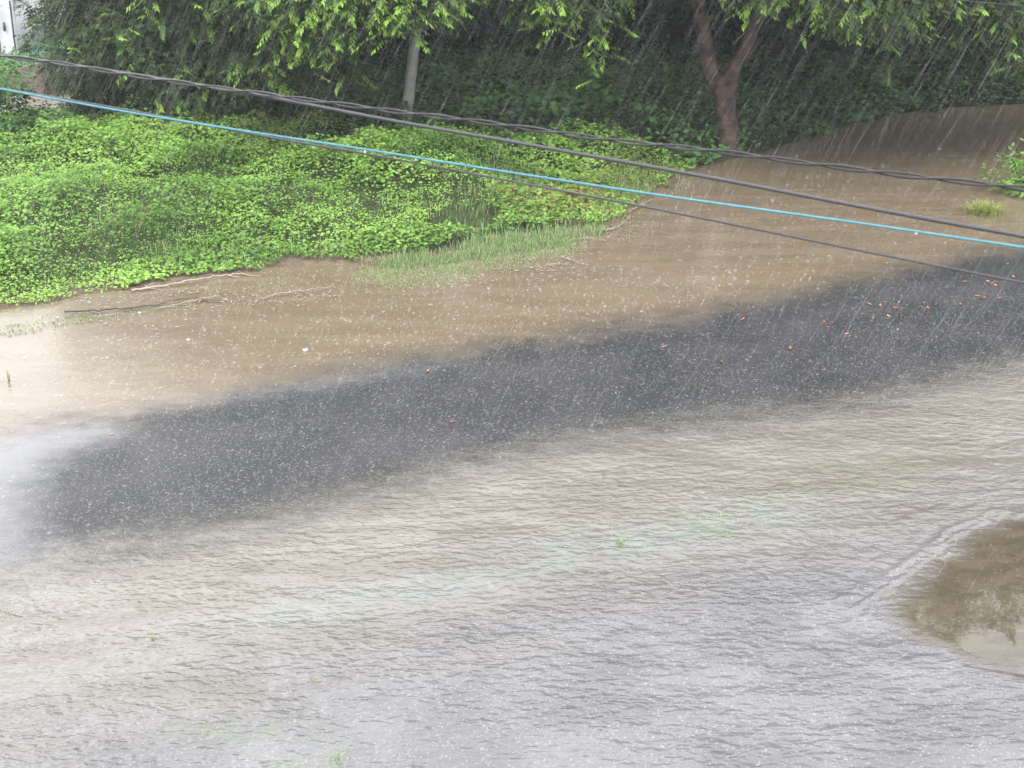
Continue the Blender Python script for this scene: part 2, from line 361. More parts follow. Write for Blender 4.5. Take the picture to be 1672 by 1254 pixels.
out = np.clip(-sdf(P, PUD), 0, 5); yr = gp(1400, 1010)[1]
z += (dp <= 0) * .011 * np.sin(out / .19 * 2 * math.pi + 5 * fbm(X * 1.6, Y * 1.6, 3)) * np.exp(-out / .45) * sstep(yr - .1, yr + .5, Y)
V = np.stack([X, Y, z], 1); nx = len(ang)
i, j = np.meshgrid(np.arange(len(rad) - 1), np.arange(nx - 1), indexing='ij'); q = (i * nx + j).ravel()
F = np.stack([q, q + 1, q + nx + 1, q + nx], 1)[:, ::-1]
fd = lambda a: a[F].mean(1)
kind = np.where(fd(dp) > 0, 3, np.where(fd(d2) > 0, 2, np.where(fd(d1) > 0, 1, 0)))
for k, nm_ in enumerate(('road', 'flood_water', 'runoff_water', 'puddle_water')):
    Fk = F[kind == k]; u, inv = np.unique(Fk, return_inverse=True)
    tag(build(nm_, [(V[u], inv.reshape(-1, 4))], M['flood'], attrs=dict(d1=d1[u], d2=d2[u], dp=dp[u], weed=weed[u], pale=pale[u], film_glare=film_glare[u]), smooth=True), kind='structure')

# low concrete edge awash at the lower right
kp = np.array([[*gp(*p), .004] for p in ((1180, 1040), (1260, 1048), (1440, 1068), (1560, 1086), (1672, 1104), (1900, 1142))])
kp = smooth_path(kp, 10); kp[:, 2] += np.linspace(-.035, .004, len(kp))
kv, kf = tube(kp, .013, 6)
tag(build('kerb_edge', [(kv, kf)], M['wettwig']), kind='structure')

# pale track at the far left
tp = gps([(-60, 165), (40, 152), (130, 148), (160, 160), (140, 178), (30, 184), (-60, 190)], .42)
xs2 = np.arange(tp[:, 0].min(), tp[:, 0].max(), .25); ys2 = np.arange(tp[:, 1].min(), tp[:, 1].max(), .25)
X, Y = np.meshgrid(xs2, ys2); ins = sdf(np.stack([X.ravel(), Y.ravel()], 1), tp) > -.1
V = np.stack([X.ravel(), Y.ravel(), gz(X, Y).ravel() + .03], 1); nx = len(xs2)
i, j = np.meshgrid(np.arange(len(ys2) - 1), np.arange(nx - 1), indexing='ij'); q = (i * nx + j).ravel()
F = np.stack([q, q + 1, q + nx + 1, q + nx], 1); F = F[ins[F].all(1)]
tag(build('path', [(V, F)], M['path'], smooth=True), kind='structure')

# ------------------------------------------------------------------ low vegetation
def rand_dir(n, up=.6, spread=1.):
    a = rng.random(n) * 2 * math.pi; z = rng.normal(0, .35, n)
    return norm(np.stack([np.cos(a), np.sin(a), z], 1))
def carpet(n, x0, x1, y0, y1, test, hfun, L0, L1):
    P = np.stack([rng.uniform(x0, x1, n), rng.uniform(y0, y1, n)], 1); P = P[test(P)]
    n = len(P); h = hfun(P); fr = 1 - rng.random(n)**2 * .75
    z = gz(P[:, 0], P[:, 1]) + h * fr + .02
    d = rand_dir(n); nrm = norm(np.stack([rng.normal(0, .45, n), rng.normal(-.15, .45, n), np.ones(n)], 1))
    Ls = rng.uniform(L0, L1, n) * (.55 + .75 * vnoise(P[:, 0] * .9 + 4, P[:, 1] * 1.1))
    V, F = leaves(np.column_stack([P, z]), d, nrm, Ls, Ls * rng.uniform(.65, .95, n))
    return V, F, P, fr
backx = gps([(-300, 205), (130, 205), (300, 225), (430, 238), (600, 268), (700, 284), (850, 272), (1000, 268), (1130, 285), (1200, 275)])
def wood_line(P): return P[:, 1] - np.interp(P[:, 0], backx[:, 0], backx[:, 1])
pocket = gps([(690, 385), (730, 368), (800, 366), (830, 376), (790, 390), (710, 396)])
GR1 = gps([(540, 462), (590, 426), (700, 418), (780, 396), (900, 378), (985, 372), (1000, 385), (930, 422), (860, 440), (760, 462), (640, 476)])
def t1(P): return (sdf(P, BANK) > .8 * (fbm(P[:, 0] * 1.6, P[:, 1] * 1.6, 3) - .4)) & (wood_line(P) < .6) & (sdf(P, pocket) < -.05) & (sdf(P, GR1) < -.02) & (sdf(P, tp) < 0) & (rng.random(len(P)) < .3 + sstep(.33, .5, fbm(P[:, 0] * 1.5, P[:, 1] * 1.7)))
def h1(P):
    e = sstep(0, 2.2, sdf(P, BANK)); m_ = fbm(P[:, 0] * .8 + 3, P[:, 1] * 1.1, 4); m2 = fbm(P[:, 0] * 2.2, P[:, 1] * 2.6 + 9, 3)
    e = e * sstep(.2, 3.2, -sdf(P, tp))
    return .05 + .72 * e * (1.35 * np.clip(m_ - .28, 0, 1) + .55 * np.clip(m2 - .3, 0, 1))
V, F, P, fr = carpet(620000, -17, 9, 17.5, 40, t1, h1, .032, .078)
n = len(P); tint = np.clip(.30 + 1.7 * (fbm(P[:, 0] * .7 + 2, P[:, 1] * .9, 3) - .42) + .3 * (fr - .6) + rng.normal(0, .18, n), 0, 1)
dryc = [(930, 340, .9, .6), (1010, 310, .8, .45), (1060, 290, .7, .4), (455, 285, .7, .35), (860, 350, .6, .4)]
dry = np.zeros(n)
for px, py, rr_, st_ in dryc:
    dry = np.maximum(dry, st_ * np.exp(-((P - gp(px, py)) / np.array([rr_, rr_ * 1.3]))**2 @ np.ones(2)))
young = (rng.random(n) < dry).astype(float) * rng.uniform(.5, 1, n)
tag(build('creeper_cover', [(V, F)], M['creeper'], attrs={'tint': np.repeat(tint, 4), 'young': np.repeat(young, 4)}), kind='stuff')
print('creeper', n)

clear = gps([(-200, 168), (115, 165), (150, 120), (125, 60), (95, -60), (-200, -60)], .42)
def t2(P): return (sdf(P, BANK) > .05 - .9 * (fbm(P[:, 0] * 1.5, P[:, 1] * 1.5, 2) - .35) * (P[:, 0] > 6)) & (sdf(P, clear) < 0) & (wood_line(P) > .3) & (sdf(P, tp) < 0) & (rng.random(len(P)) < .3 + sstep(.3, .5, fbm(P[:, 0] * 1.3 + 5, P[:, 1] * 1.3)))
def h2(P):
    e = sstep(0, 1.2, sdf(P, BANK)); return .15 + e * (1.7 * np.clip(fbm(P[:, 0] * .6 + 11, P[:, 1] * .6, 4) - .28, 0, 1) + .6 * np.clip(fbm(P[:, 0] * 2 + 1, P[:, 1] * 2, 3) - .3, 0, 1))
V, F, P, fr = carpet(170000, -17, 19, 26, 46, t2, h2, .08, .17)
n = len(P); tint = np.clip(.2 + 1.2 * (fbm(P[:, 0] * .7, P[:, 1] * .7, 3) - .3) + rng.normal(0, .2, n), 0, 1)
tag(build('undergrowth', [(V, F)], M['under'], attrs={'tint': np.repeat(tint, 4), 'young': np.repeat((rng.random(n) < .04) * .8, 4)}), kind='stuff')

def blades(P, z, h, w, lean=.35, droop=.25):
    n = len(P); a = rng.random(n) * 2 * math.pi; dv = np.stack([np.cos(a), np.sin(a)], 1); sv = np.stack([-dv[:, 1], dv[:, 0]], 1)
    ln = np.abs(rng.normal(0, lean, n)) * h; base = np.column_stack([P, z]); h = h[:, None]; w = np.broadcast_to(w, (n,))[:, None]; ln = ln[:, None]
    s3 = np.column_stack([sv, np.zeros(n)]); d3 = np.column_stack([dv, np.zeros(n)]); up = np.array([0, 0, 1.])
    m1 = base + d3 * ln * .35 + up * h * .6; tip = base + d3 * ln * (1 + droop) + up * h * (1 - .25 * np.minimum(ln / h, 1))
    V = np.stack([base - s3 * w / 2, base + s3 * w / 2, m1 + s3 * w * .42, m1 - s3 * w * .42, tip], 1).reshape(-1, 3)
    k = np.arange(n)[:, None] * 5
    return V, (k + [0, 1, 2, 3]), (k + [3, 2, 4])
def grass_obj(name, P, z, h, w, mt, young=.1, lean=.35, **kw):
    V, F4, F3 = blades(P, z, h, w, lean); n = len(P)
    o = build(name, [(V, F4), (np.zeros((0, 3)), F3 - len(V))], mt, attrs={'tint': np.repeat(rng.random(n), 5), 'young': np.repeat((rng.random(n) < young) * 1., 5)})
    return o
GR2 = gps([(-80, 560), (-80, 520), (60, 512), (150, 506), (345, 488), (420, 480), (420, 490), (330, 504), (150, 535), (20, 552)])
def in_poly(n, poly, thr=0, gate=None):
    lo, hi = poly.min(0), poly.max(0); P = rng.uniform(lo, hi, (n, 2)); P = P[sdf(P, poly) > thr * fbm(P[:, 0] * 3, P[:, 1] * 3, 2)]
    if gate: P = P[rng.random(len(P)) < gate(P)]
    return P
g1 = in_poly(90000, GR1, .0, lambda P: sstep(-.05, .75, sdf(P, GR1) + .7 * (fbm(P[:, 0] * 2.2, P[:, 1] * 2.6) - .42)) * (.2 + .8 * sstep(.3, .6, fbm(P[:, 0] * 5, P[:, 1] * 5))))
g2 = in_poly(16000, GR2, .3, lambda P: .9 * sstep(.38, .6, fbm(P[:, 0] * 2, P[:, 1] * 3 + 4)))
ex = [np.column_stack([rng.uniform(-12, 4, 14000), rng.uniform(20, 31, 14000)])]
ex[0] = ex[0][(sdf(ex[0], BANK) > .2) & (wood_line(ex[0]) < 0) & (fbm(ex[0][:, 0] * .8 + 20, ex[0][:, 1] * .9, 3) > .5) & (sdf(ex[0], pocket) < 0)]
NE = len(ex[0])
for px, py, s_, k in ((430, 555, .35, 130), (225, 582, .3, 90), (410, 478, .45, 350), (480, 462, .4, 240), (140, 598, .2, 40), (345, 600, .25, 40),
                      (1010, 886, .25, 60), (1150, 858, .3, 40), (1215, 845, .2, 40), (860, 372, .7, 300), (1000, 375, .5, 150), (870, 345, .8, 500), (950, 330, .8, 500), (1050, 300, .6, 300)):
    ex.append(gp(px, py) + rng.normal(0, 1, (k, 2)) * [s_, s_ * .9])
Pg = np.vstack([g1, g2] + ex); zg = np.maximum(gz(Pg[:, 0], Pg[:, 1]), -.03)
wl = sdf(Pg, BANK)
hg = rng.uniform(.05, .14, len(Pg)) * (.55 + .7 * sstep(-.2, .6, wl)); hg[-1600:] *= 1.4; q_ = len(g1) + len(g2); hg[q_:q_ + NE] *= 1.8
tag(grass_obj('grass', Pg, zg, hg, .009, M['grass'], .08), kind='stuff')

# ------------------------------------------------------------------ trees
def clusters(c, a, k=9, L0=.09, L1=.16, wr=.3):
    """pinnate sprays: k leaflets along axis a from c"""
    n = len(c); a = norm(a); side = norm(np.cross(a, np.array([0, 0, 1.]) + rng.normal(0, .15, (n, 3)))); out = []
    tl = rng.uniform(.22, .42, n)
    for q in range(k):
        f = (q + .5) / k; s = 1 if q % 2 else -1
        b = c + a * (tl * f)[:, None]; d = a * (.45 + .5 * f) + side * s * (1 - .55 * f) + np.array([0, 0, -.35]) + rng.normal(0, .12, (n, 3))
        Ls = rng.uniform(L0, L1, n); nr = np.cross(side, a) + rng.normal(0, .25, (n, 3))
        out.append(leaves(b, d, nr, Ls, Ls * wr)[0].reshape(n, 4, 3))
    V = np.stack(out, 1).reshape(-1, 3)                       # n,k,4
    return V, np.arange(len(V)).reshape(-1, 4)
def crown(blobs, per, k=9, L0=.07, L1=.125, wr=.42, young=.0, droop=.5, gap=.42, seed=0, ylow=None):
    Cs = []; As = []; Yg = []; T = []
    for bi, (cx, cy, cz, rx, ry, rz) in enumerate(blobs):
        n = int(per * (rx * ry + rx * rz + ry * rz) / 3 * 4)
        u = norm(rng.normal(0, 1, (n, 3))); f = 1 - np.abs(rng.normal(0, .16, n)); f = np.clip(f, .2, 1.0)
        bump_ = .78 + .45 * vnoise(u[:, 0] * 2.6 + bi * 7 + seed, u[:, 2] * 2.6 + u[:, 1] * 2.1 + 3)
        p = np.array([cx, cy, cz]) + u * np.array([rx, ry, rz]) * (f * bump_)[:, None]
        g = vnoise(p[:, 0] * 1.9 + seed, p[:, 2] * 2.3 + p[:, 1] * 1.1) * .6 + .4 * vnoise(p[:, 1] * 2.9, p[:, 2] * 3.7 + p[:, 0] * 1.7)
        keep = g > gap * rng.uniform(.75, 1.1, n)
        p = p[keep]; uu = u[keep]; g = g[keep]; ff = f[keep]
        ax = uu * [1, 1, .45] + np.array([0, 0, -droop]) + rng.normal(0, .45, (len(p), 3))
        yv = (ff > .86) * (g > .52) * (rng.random(len(p)) < young)
        Cs.append(p); As.append(ax); Yg.append(yv * rng.uniform(.6, 1, len(p))); T.append(np.clip(g * 1.1 - .15 + rng.normal(0, .15, len(p)), 0, 1))
    c = np.concatenate(Cs); a = np.concatenate(As); yv = np.concatenate(Yg); tt = np.concatenate(T)
    V, F = clusters(c, a, k, L0, L1, wr)
    return V, F, np.repeat(tt, k * 4), np.repeat(yv, k * 4)
def local(blobs, base): return [(b[0] - base[0], b[1] - base[1], b[2] - base[2], *b[3:]) for b in blobs]
def px_blob(px, py, Y, rx, ry, rz): return (*at(px, py, Y), rx, ry, rz)
def make_tree(name, label, base, limbs, blobs, bark, leafm, group=None, sprays=None, **kw):
    base = np.array(base); root = empty(name, base); tag(root, label, 'tree', group)
    tr = []
    (tp_, tr_) = limbs[0]; tr.append(tube(smooth_path(np.array(tp_) - base, 6), np.interp(np.linspace(0, 1, (len(tp_) - 1) * 6 + 1), np.linspace(0, 1, len(tr_)), tr_), 12))
    build('trunk', tr, bark, root, smooth=True)
    lb = []
    for lp, lr in limbs[1:]:
        lb.append(tube(smooth_path(np.array(lp) - base, 6), np.interp(np.linspace(0, 1, (len(lp) - 1) * 6 + 1), np.linspace(0, 1, len(lr)), lr), 9))
    lbb = local(blobs, base); fork = np.array(limbs[0][0][-1]) - base; hi = np.array([q for lp, _ in limbs[1:] for q in lp[4:]]) - base if len(limbs) > 2 else None
    for b_ in lbb:
        e = np.array(b_[:3]); src = fork
        if hi is not None: src = hi[np.argmin(np.linalg.norm(hi - e - [0, 0, .6], axis=1))]
        mid = (src + e) / 2 + rng.normal(0, .2, 3) + [0, 0, .35]
        lb.append(tube(smooth_path([src, mid, e, e + (e - mid) * .3 + rng.normal(0, .2, 3)], 5), np.linspace(.07, .012, 16), 6))
        for _ in range(5):
            q2 = e + norm(rng.normal(0, 1, (1, 3)))[0] * np.array(b_[3:]) * .8
            lb.append(tube(smooth_path([e, (e + q2) / 2 + rng.normal(0, .15, 3), q2], 4), np.linspace(.035, .006, 9), 5))
    build('branches', lb, bark, root, smooth=True)
    V, F, tt, yy = crown(lbb, **kw); parts = [(V, F)]
    if sprays is not None:      # pale young shoots at the ends of the hanging boughs
        c = []; a = []
        for (px, py, Yd, sx, sz, nn) in sprays:
            nn = int(nn * .8)
            p0 = at(px, py - 12, Yd) - base
            pp = p0 + rng.normal(0, 1, (nn, 3)) * [sx, .35, sz]
            c.append(pp); a.append(np.column_stack([rng.normal(0, .75, nn), rng.normal(-.4, .35, nn), -rng.uniform(.1, 1.0, nn)]))
        c = np.concatenate(c); a = np.concatenate(a); V2, F2 = clusters(c, a, 11, .075, .135, .34)
        parts.append((V2, F2)); m_ = np.repeat(rng.uniform(.3, 1, len(c)), 44); tip = np.tile(np.repeat(np.linspace(.1, 1., 11), 4), len(c))
        tt = np.concatenate([tt, m_]); yy = np.concatenate([yy, np.clip(m_ * tip * 1.4, 0, 1)])
    build('crown', parts, leafm, root, attrs={'tint': tt, 'young': yy})
    return root

# the forked tree at the water's edge
YT = 30.0
bT = (*gp(1190, 250), 0.05); YT = bT[1]
tp1 = [at(1192, 262, YT), at(1190, 232, YT), at(1187, 195, YT), at(1183, 155, YT), at(1176, 122, YT)]
tp1[0][2] = -.1
limbs = [(tp1, [.31, .235, .205, .205, .22]),
         ([at(1182, 155, YT), at(1160, 112, YT), at(1150, 60, YT), at(1140, 0, YT), at(1128, -80, YT - .3), at(1100, -200, YT - .8)], [.18, .17, .15, .14, .12, .08]),
         ([at(1186, 160, YT), at(1200, 110, YT), at(1218, 78, YT), at(1240, 25, YT), at(1275, -50, YT - .2), at(1330, -160, YT - .6)], [.18, .15, .13, .12, .10, .07])]
blobs = [px_blob(930, -60, 28.5, 1.6, 1.3, 1.0), px_blob(1060, -140, 29, 1.7, 1.6, 1.2), px_blob(1200, -200, 29.5, 2, 1.8, 1.3), px_blob(1290, -70, 28, 1.3, 1.2, .8),
         px_blob(1420, -50, 28, 1.4, 1.3, 1.1), px_blob(1360, -190, 29, 1.9, 1.8, 1.4), px_blob(1500, -110, 29, 1.5, 1.6, 1.3), px_blob(1150, -330, 30, 3, 2.4, 1.5), px_blob(1400, -360, 30, 3, 2.4, 1.8),
         px_blob(880, -190, 29.5, 1.8, 1.6, 1.3), px_blob(1000, -330, 30.5, 2.6, 2.6, 1.4), px_blob(1280, -480, 31, 3.2, 3, 1.5), px_blob(820, -330, 32, 2.4, 2.6, 1.3), px_blob(1100, -200, 33, 2.6, 2.2, 1.2), px_blob(1350, -150, 33, 2.6, 2.2, 1.2)]  # higher boughs out of view, added to shade the wood behind
sp = [(872, 20, 27.8, .35, .25, 26), (890, 35, 27.6, .2, .2, 12), (915, 12, 27.8, .35, .2, 18), (960, 62, 27.9, .35, .3, 22), (972, 85, 28, .16, .22, 10), (1225, 12, 27.7, .35, .2, 24), (1250, 2, 27.7, .25, .2, 16),
      (1315, 12, 27.6, .25, .25, 16), (1345, 30, 27.6, .22, .28, 16), (1395, 10, 27.6, .3, .2, 16), (1440, 15, 27.6, .3, .2, 16), (1478, 15, 27.7, .25, .2, 16), (1430, 50, 28.3, .3, .25, 26), (1480, 50, 28.3, .25, .3, 22), (1250, -20, 27.7, .5, .2, 30), (1420, -20, 27.6, .6, .2, 30)]
make_tree('forked_tree', 'brown forked tree standing at the edge of the muddy floodwater', bT, limbs, blobs, M['bark'], M['tree'], sprays=sp, per=230, young=.25, droop=.3, seed=1)

# tree whose bright boughs hang in front of the concrete pole
b2 = (*gp(560, 262), .3); Y2 = b2[1] + 2
b2 = (b2[0], Y2, .4)
lim = [([at(560, 250, Y2), at(556, 170, Y2), at(562, 90, Y2), at(570, 10, Y2)], [.22, .17, .14, .12]), ([at(562, 90, Y2), at(520, 10, Y2 - 1), at(470, -60, Y2 - 2)], [.09, .07, .04])]
lim[0][0][0][2] = .1
blobs = [px_blob(470, -10, 27.5, 1.1, 1.1, .9), px_blob(540, -10, 27.2, 1.0, 1.1, 1.0), px_blob(610, -40, 27.5, 1.2, 1.2, .9), px_blob(690, -55, 27.8, 1.1, 1.2, .9), px_blob(560, -150, 29, 2.2, 2, 1.4),
         px_blob(440, 60, 28.6, 1.0, 1.1, .9), px_blob(520, 95, 29, .9, .9, .8), px_blob(740, -120, 29, 1.5, 1.5, 1.2), px_blob(600, -300, 31, 2.8, 2.4, 1.6), px_blob(390, -90, 28.5, 1.5, 1.4, 1.3)]
sp = [(445, 12, 26.6, .3, .2, 24), (500, 40, 26.4, .35, .35, 30), (530, 55, 26.4, .3, .4, 26), (565, 35, 26.4, .3, .35, 26), (500, 95, 26.9, .22, .2, 14), (515, 75, 26.9, .35, .25, 22), (480, 62, 26.8, .2, .2, 10), (600, 20, 26.5, .35, .3, 26),
      (640, 30, 26.6, .3, .3, 22), (660, 45, 26.6, .22, .22, 16), (690, 25, 26.7, .25, .22, 18), (715, 5, 26.8, .25, .2, 14), (550, 0, 26.4, .8, .2, 40), (660, -5, 26.5, .6, .2, 30), (470, 25, 26.6, .25, .3, 20)]
make_tree('bright_tipped_tree', 'tree with bright yellow-green shoots hanging in front of the concrete pole', b2, lim, blobs, M['darkbark'], M['tree'], sprays=sp, per=230, young=.3, droop=.3, seed=5)

# big drooping tree at the left
b3 = (*gp(255, 215), .4); Y3 = b3[1]
lim = [([at(255, 225, Y3), at(250, 150, Y3), at(262, 60, Y3), at(260, -60, Y3)], [.3, .24, .2, .14])]
blobs = [px_blob(180, 60, 31, 1.6, 1.5, 1.2), px_blob(140, 10, 32, .9, 1.2, .8), px_blob(250, 30, 30.5, 1.7, 1.5, 1.3), px_blob(330, 70, 30.2, 1.5, 1.5, 1.4), px_blob(230, 125, 31.5, 1.4, 1.3, .9),
         px_blob(320, 150, 31.5, 1.5, 1.4, .9), px_blob(400, 110, 31, 1.2, 1.2, 1.1), px_blob(380, 10, 30, 1.4, 1.4, 1.3), px_blob(250, -120, 32, 3, 2.6, 1.8), px_blob(160, -80, 33, 1.3, 1.8, 1.), px_blob(430, 170, 32.5, 1.3, 1.3, .7),
         px_blob(190, 175, 32.5, 1.0, 1.1, .6), px_blob(400, -150, 32, 2.6, 2.3, 1.8)]
sp = [(185, 30, 29.6, .2, .1, 5), (195, 62, 29.4, .22, .1, 6), (222, 70, 29.4, .25, .12, 8), (325, 40, 28.8, .25, .15, 7), (350, 120, 29.3, .3, .3, 12), (240, 8, 29.2, .4, .12, 12), (360, 35, 28.7, .35, .25, 12), (150, 40, 30, .3, .2, 6)]
make_tree('drooping_tree', 'large dark tree drooping to the creepers at the left', b3, lim, blobs, M['darkbark'], M['tree'], sprays=sp, per=200, young=.05, droop=.3, seed=9)

# tree at the right edge over the flooded track
b4 = (at(1760, 120, 33)[0], 33, .1)
lim = [([(b4[0], 33, -.1), (b4[0] - .2, 33, 2.2), (b4[0] - .5, 32.8, 4.5), (b4[0] - .6, 32.5, 6.5)], [.32, .25, .2, .14])]
blobs = [px_blob(1560, -30, 29.5, 1.2, 1.3, 1.1), px_blob(1640, 0, 29.5, 1.2, 1.3, 1.1), px_blob(1610, 55, 30, .5, .5, .45), px_blob(1720, 10, 30, 1.3, 1.3, 1.3), px_blob(1660, -150, 31, 2.2, 2, 1.7), px_blob(1800, -80, 31, 2.2, 2, 1.8), px_blob(1760, -330, 32, 3.3, 2.8, 2.2), px_blob(1560, -330, 32, 2.6, 2.3, 2.),
         px_blob(1680, -520, 32, 2.8, 2.6, 1.6), (9.4, 32, 11.4, 2.0, 2, 2.1), (11.6, 32.5, 9.7, 2.2, 2, 1.7), (9.8, 32.5, 9.2, 2.2, 2, 1.6), (13.6, 33, 9.2, 2, 2, 1.8), (11.4, 32, 11.0, 1.3, 1.6, 1.1)]  # upper crown out of view, added to darken the puddle's reflection
sp = [(1500, 30, 28.8, .3, .25, 14), (1575, 20, 28.6, .3, .25, 16), (1600, 30, 28.6, .25, .2, 8), (1612, 92, 29.3, .2, .12, 8), (1655, 60, 28.8, .25, .25, 12), (1540, 15, 28.6, .3, .2, 14)]
make_tree('overhanging_tree', 'pale green rain-blurred tree leaning over the flooded track at right', b4, lim, blobs, M['darkbark'], M['tree'], sprays=sp, per=200, young=.12, droop=.3, seed=13)

# the dark wood behind
def wood_tree(seed):
    global rng
    root = empty('wood_tree'); hh = 9.
    build('trunk', [tube([(0, 0, -.3), (.1, 0, 2), (-.1, .1, 4.5), (.15, 0, 7)], [.26, .2, .15, .08], 8)], M['darkbark'], root, smooth=True)
    bl = []; rb = np.random.default_rng(seed)
    for zz in (1.5, 2.6, 3.8, 5, 6.2, 7.4, 8.3):
        for q in range(3 if zz < 7 else 1):
            a_ = rb.uniform(0, 6.28); rr_ = rb.uniform(.7, 1.7) * (1.1 - zz / 14)
            bl.append((rr_ * math.cos(a_), rr_ * math.sin(a_), zz + rb.normal(0, .25), *(rb.uniform(.9, 1.5, 2)), rb.uniform(.7, 1.)))
    br = [tube([(0, 0, max(1, b_[2] - .9)), (b_[0] * .5, b_[1] * .5, b_[2] - .3), b_[:3]], [.07, .045, .02], 5) for b_ in bl]
    build('branches', br, M['darkbark'], root)
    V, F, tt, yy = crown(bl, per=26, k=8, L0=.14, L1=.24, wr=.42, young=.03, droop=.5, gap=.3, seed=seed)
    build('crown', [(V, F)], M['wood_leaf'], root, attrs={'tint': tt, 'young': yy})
    return root
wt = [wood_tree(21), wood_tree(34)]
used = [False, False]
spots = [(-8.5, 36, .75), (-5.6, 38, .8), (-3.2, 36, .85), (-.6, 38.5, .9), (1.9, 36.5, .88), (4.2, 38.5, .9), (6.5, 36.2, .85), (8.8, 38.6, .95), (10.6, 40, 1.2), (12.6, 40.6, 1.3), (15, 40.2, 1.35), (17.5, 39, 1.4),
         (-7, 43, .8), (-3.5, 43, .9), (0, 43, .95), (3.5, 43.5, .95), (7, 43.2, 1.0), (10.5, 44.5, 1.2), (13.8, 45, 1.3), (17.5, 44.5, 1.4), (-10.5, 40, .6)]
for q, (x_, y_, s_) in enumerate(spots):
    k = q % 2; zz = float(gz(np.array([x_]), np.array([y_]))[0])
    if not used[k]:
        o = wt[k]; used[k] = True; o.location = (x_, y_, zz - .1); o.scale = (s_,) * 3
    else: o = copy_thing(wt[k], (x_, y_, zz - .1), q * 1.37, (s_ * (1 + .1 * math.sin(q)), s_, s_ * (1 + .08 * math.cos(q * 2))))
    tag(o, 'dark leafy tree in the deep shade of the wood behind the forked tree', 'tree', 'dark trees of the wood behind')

# bushes
def bush(name, label, px, py, blobs_, leafm, per=120, L0=.07, L1=.13, wr=.6, young=.05, z0=None):
    g = gp(px, py); zz = float(gz(np.array([g[0]]), np.array([g[1]]))[0]); root = empty(name, (g[0], g[1], zz)); tag(root, label, 'bush')
    build('stems', [tube([(0, 0, -.05), (b_[0] * .5, b_[1] * .5, b_[2] * .5), b_[:3]], [.02, .013, .006], 5) for b_ in blobs_], M['darkbark'], root)
    V, F, tt, yy = crown(blobs_, per, 6, L0, L1, wr, young, .2, .25, seed=px)
    build('foliage', [(V, F)], leafm, root, attrs={'tint': tt, 'young': yy}); return root
bush('bush', 'dark green leafy bush at the left edge above the creepers', 22, 268, [(0, 0, .6, .6, .5, .55), (-.5, .1, .9, .6, .4, .6), (.0, 0, 1.2, .4, .3, .4), (.5, .1, .35, .45, .4, .4)], M['under'], 220)
bush('bush', 'small leafy bush at the foot of the white shed', 10, 140, [(0, 0, .15, .5, .4, .25), (.6, .2, .15, .4, .4, .22), (-.6, 0, .2, .5, .5, .3)], M['creeper'])
bush('bush', 'spreading bush with lighter leaves under the drooping tree', 365, 215, [(0, 0, .5, .6, .5, .5), (.6, .1, .6, .6, .5, .6), (.1, .1, 1.0, .4, .4, .4)], M['creeper'])
bush('bush', 'leafy green bush growing out of the floodwater at the right edge', 1655, 312, [(0, 0, .2, .45, .35, .22), (.5, .2, .35, .5, .4, .32), (.9, .1, .4, .5, .4, .35), (.25, -.1, .12, .4, .3, .15)], M['creeper'], 200)

# grass tuft standing in the water, and small weeds
def tuft(name, label, px, py, n_, r_, h0, h1_, w, mt, cat='grass tuft', lean=.9, group=None):
    g = gp(px, py); P = rng.normal(0, r_ * (.35 if cat == 'weed' else 1), (n_, 2)); o = grass_obj(name, P, np.full(n_, -.02), rng.uniform(h0, h1_, n_), w, mt, .1, lean)
    o.location = (g[0], g[1], 0); return tag(o, label, cat, group)
tuft('grass_tuft', 'yellow-green arching grass tuft standing in the brown floodwater', 1608, 349, 420, .11, .12, .30, .011, M['tuft'])
tuft('weed', 'bright green pair of blades sticking out of the pale runoff', 250, 1046, 9, .022, .05, .10, .008, M['tuft'], 'weed', .2)
tuft('weed', 'bent pale weed in the runoff right of centre-left shoots', 512, 1112, 10, .04, .03, .07, .006, M['grass'], 'weed', 1.2)
tuft('weed', 'flattened thin weed beside the bent pale one', 468, 1122, 12, .05, .02, .05, .006, M['grass'], 'weed', 1.6)
tuft('weed', 'tangled thin weed at the bottom edge of the photo', 555, 1240, 34, .09, .03, .10, .005, M['grass'], 'weed', 1.2)
tuft('weed', 'faint spread weed left of the tangled one', 335, 1200, 26, .12, .02, .05, .004, M['grass'], 'weed', 1.6)
tuft('weed', 'lone green shoot standing in pink-brown water at the far left', 14, 622, 8, .02, .10, .2, .009, M['grass'], 'weed', .15)
tuft('weed', 'green clump where the pale streak crosses the runoff', 1012, 888, 40, .07, .03, .07, .009, M['grass'], 'weed', .9)

# ------------------------------------------------------------------ poles, shed, netting
pb = gp(658, 262); Yp = pb[1]; root = empty('utility_pole', (pb[0], Yp, .2)); tag(root, 'grey concrete utility pole standing in front of the dark wood', 'pole')
a0 = at(658, 262, Yp); a1_ = at(664, 190, Yp); a2_ = at(680, 40, Yp); dirv = (a2_ - a1_) / (a2_ - a1_)[2]
pts = [a1_ + dirv * (zz - a1_[2]) - [pb[0], Yp, .2] for zz in np.linspace(0, 9.5, 12)]
build('shaft', [tube(pts, np.linspace(.118, .08, 12), 20)], M['concrete'], root, smooth=True)
tp_ = pts[-1]
build('crossarm', [bx(tp_[0] - .8, tp_[0] + .8, tp_[1] - .05, tp_[1] + .05, tp_[2] - .5, tp_[2] - .4)], M['dark'], root)
for s in (-.65, .65):
    build('insulator', [tube([(tp_[0] + s, tp_[1], tp_[2] - .4), (tp_[0] + s, tp_[1], tp_[2] - .34), (tp_[0] + s, tp_[1], tp_[2] - .3), (tp_[0] + s, tp_[1], tp_[2] - .2)], [.03, .06, .035, .05], 12)], M['trim'], root, smooth=True)
g = gp(584, 246, .4); st = empty('stake', (g[0], g[1], .2)); tag(st, 'short pale stake standing among the undergrowth left of the pole', 'stake')
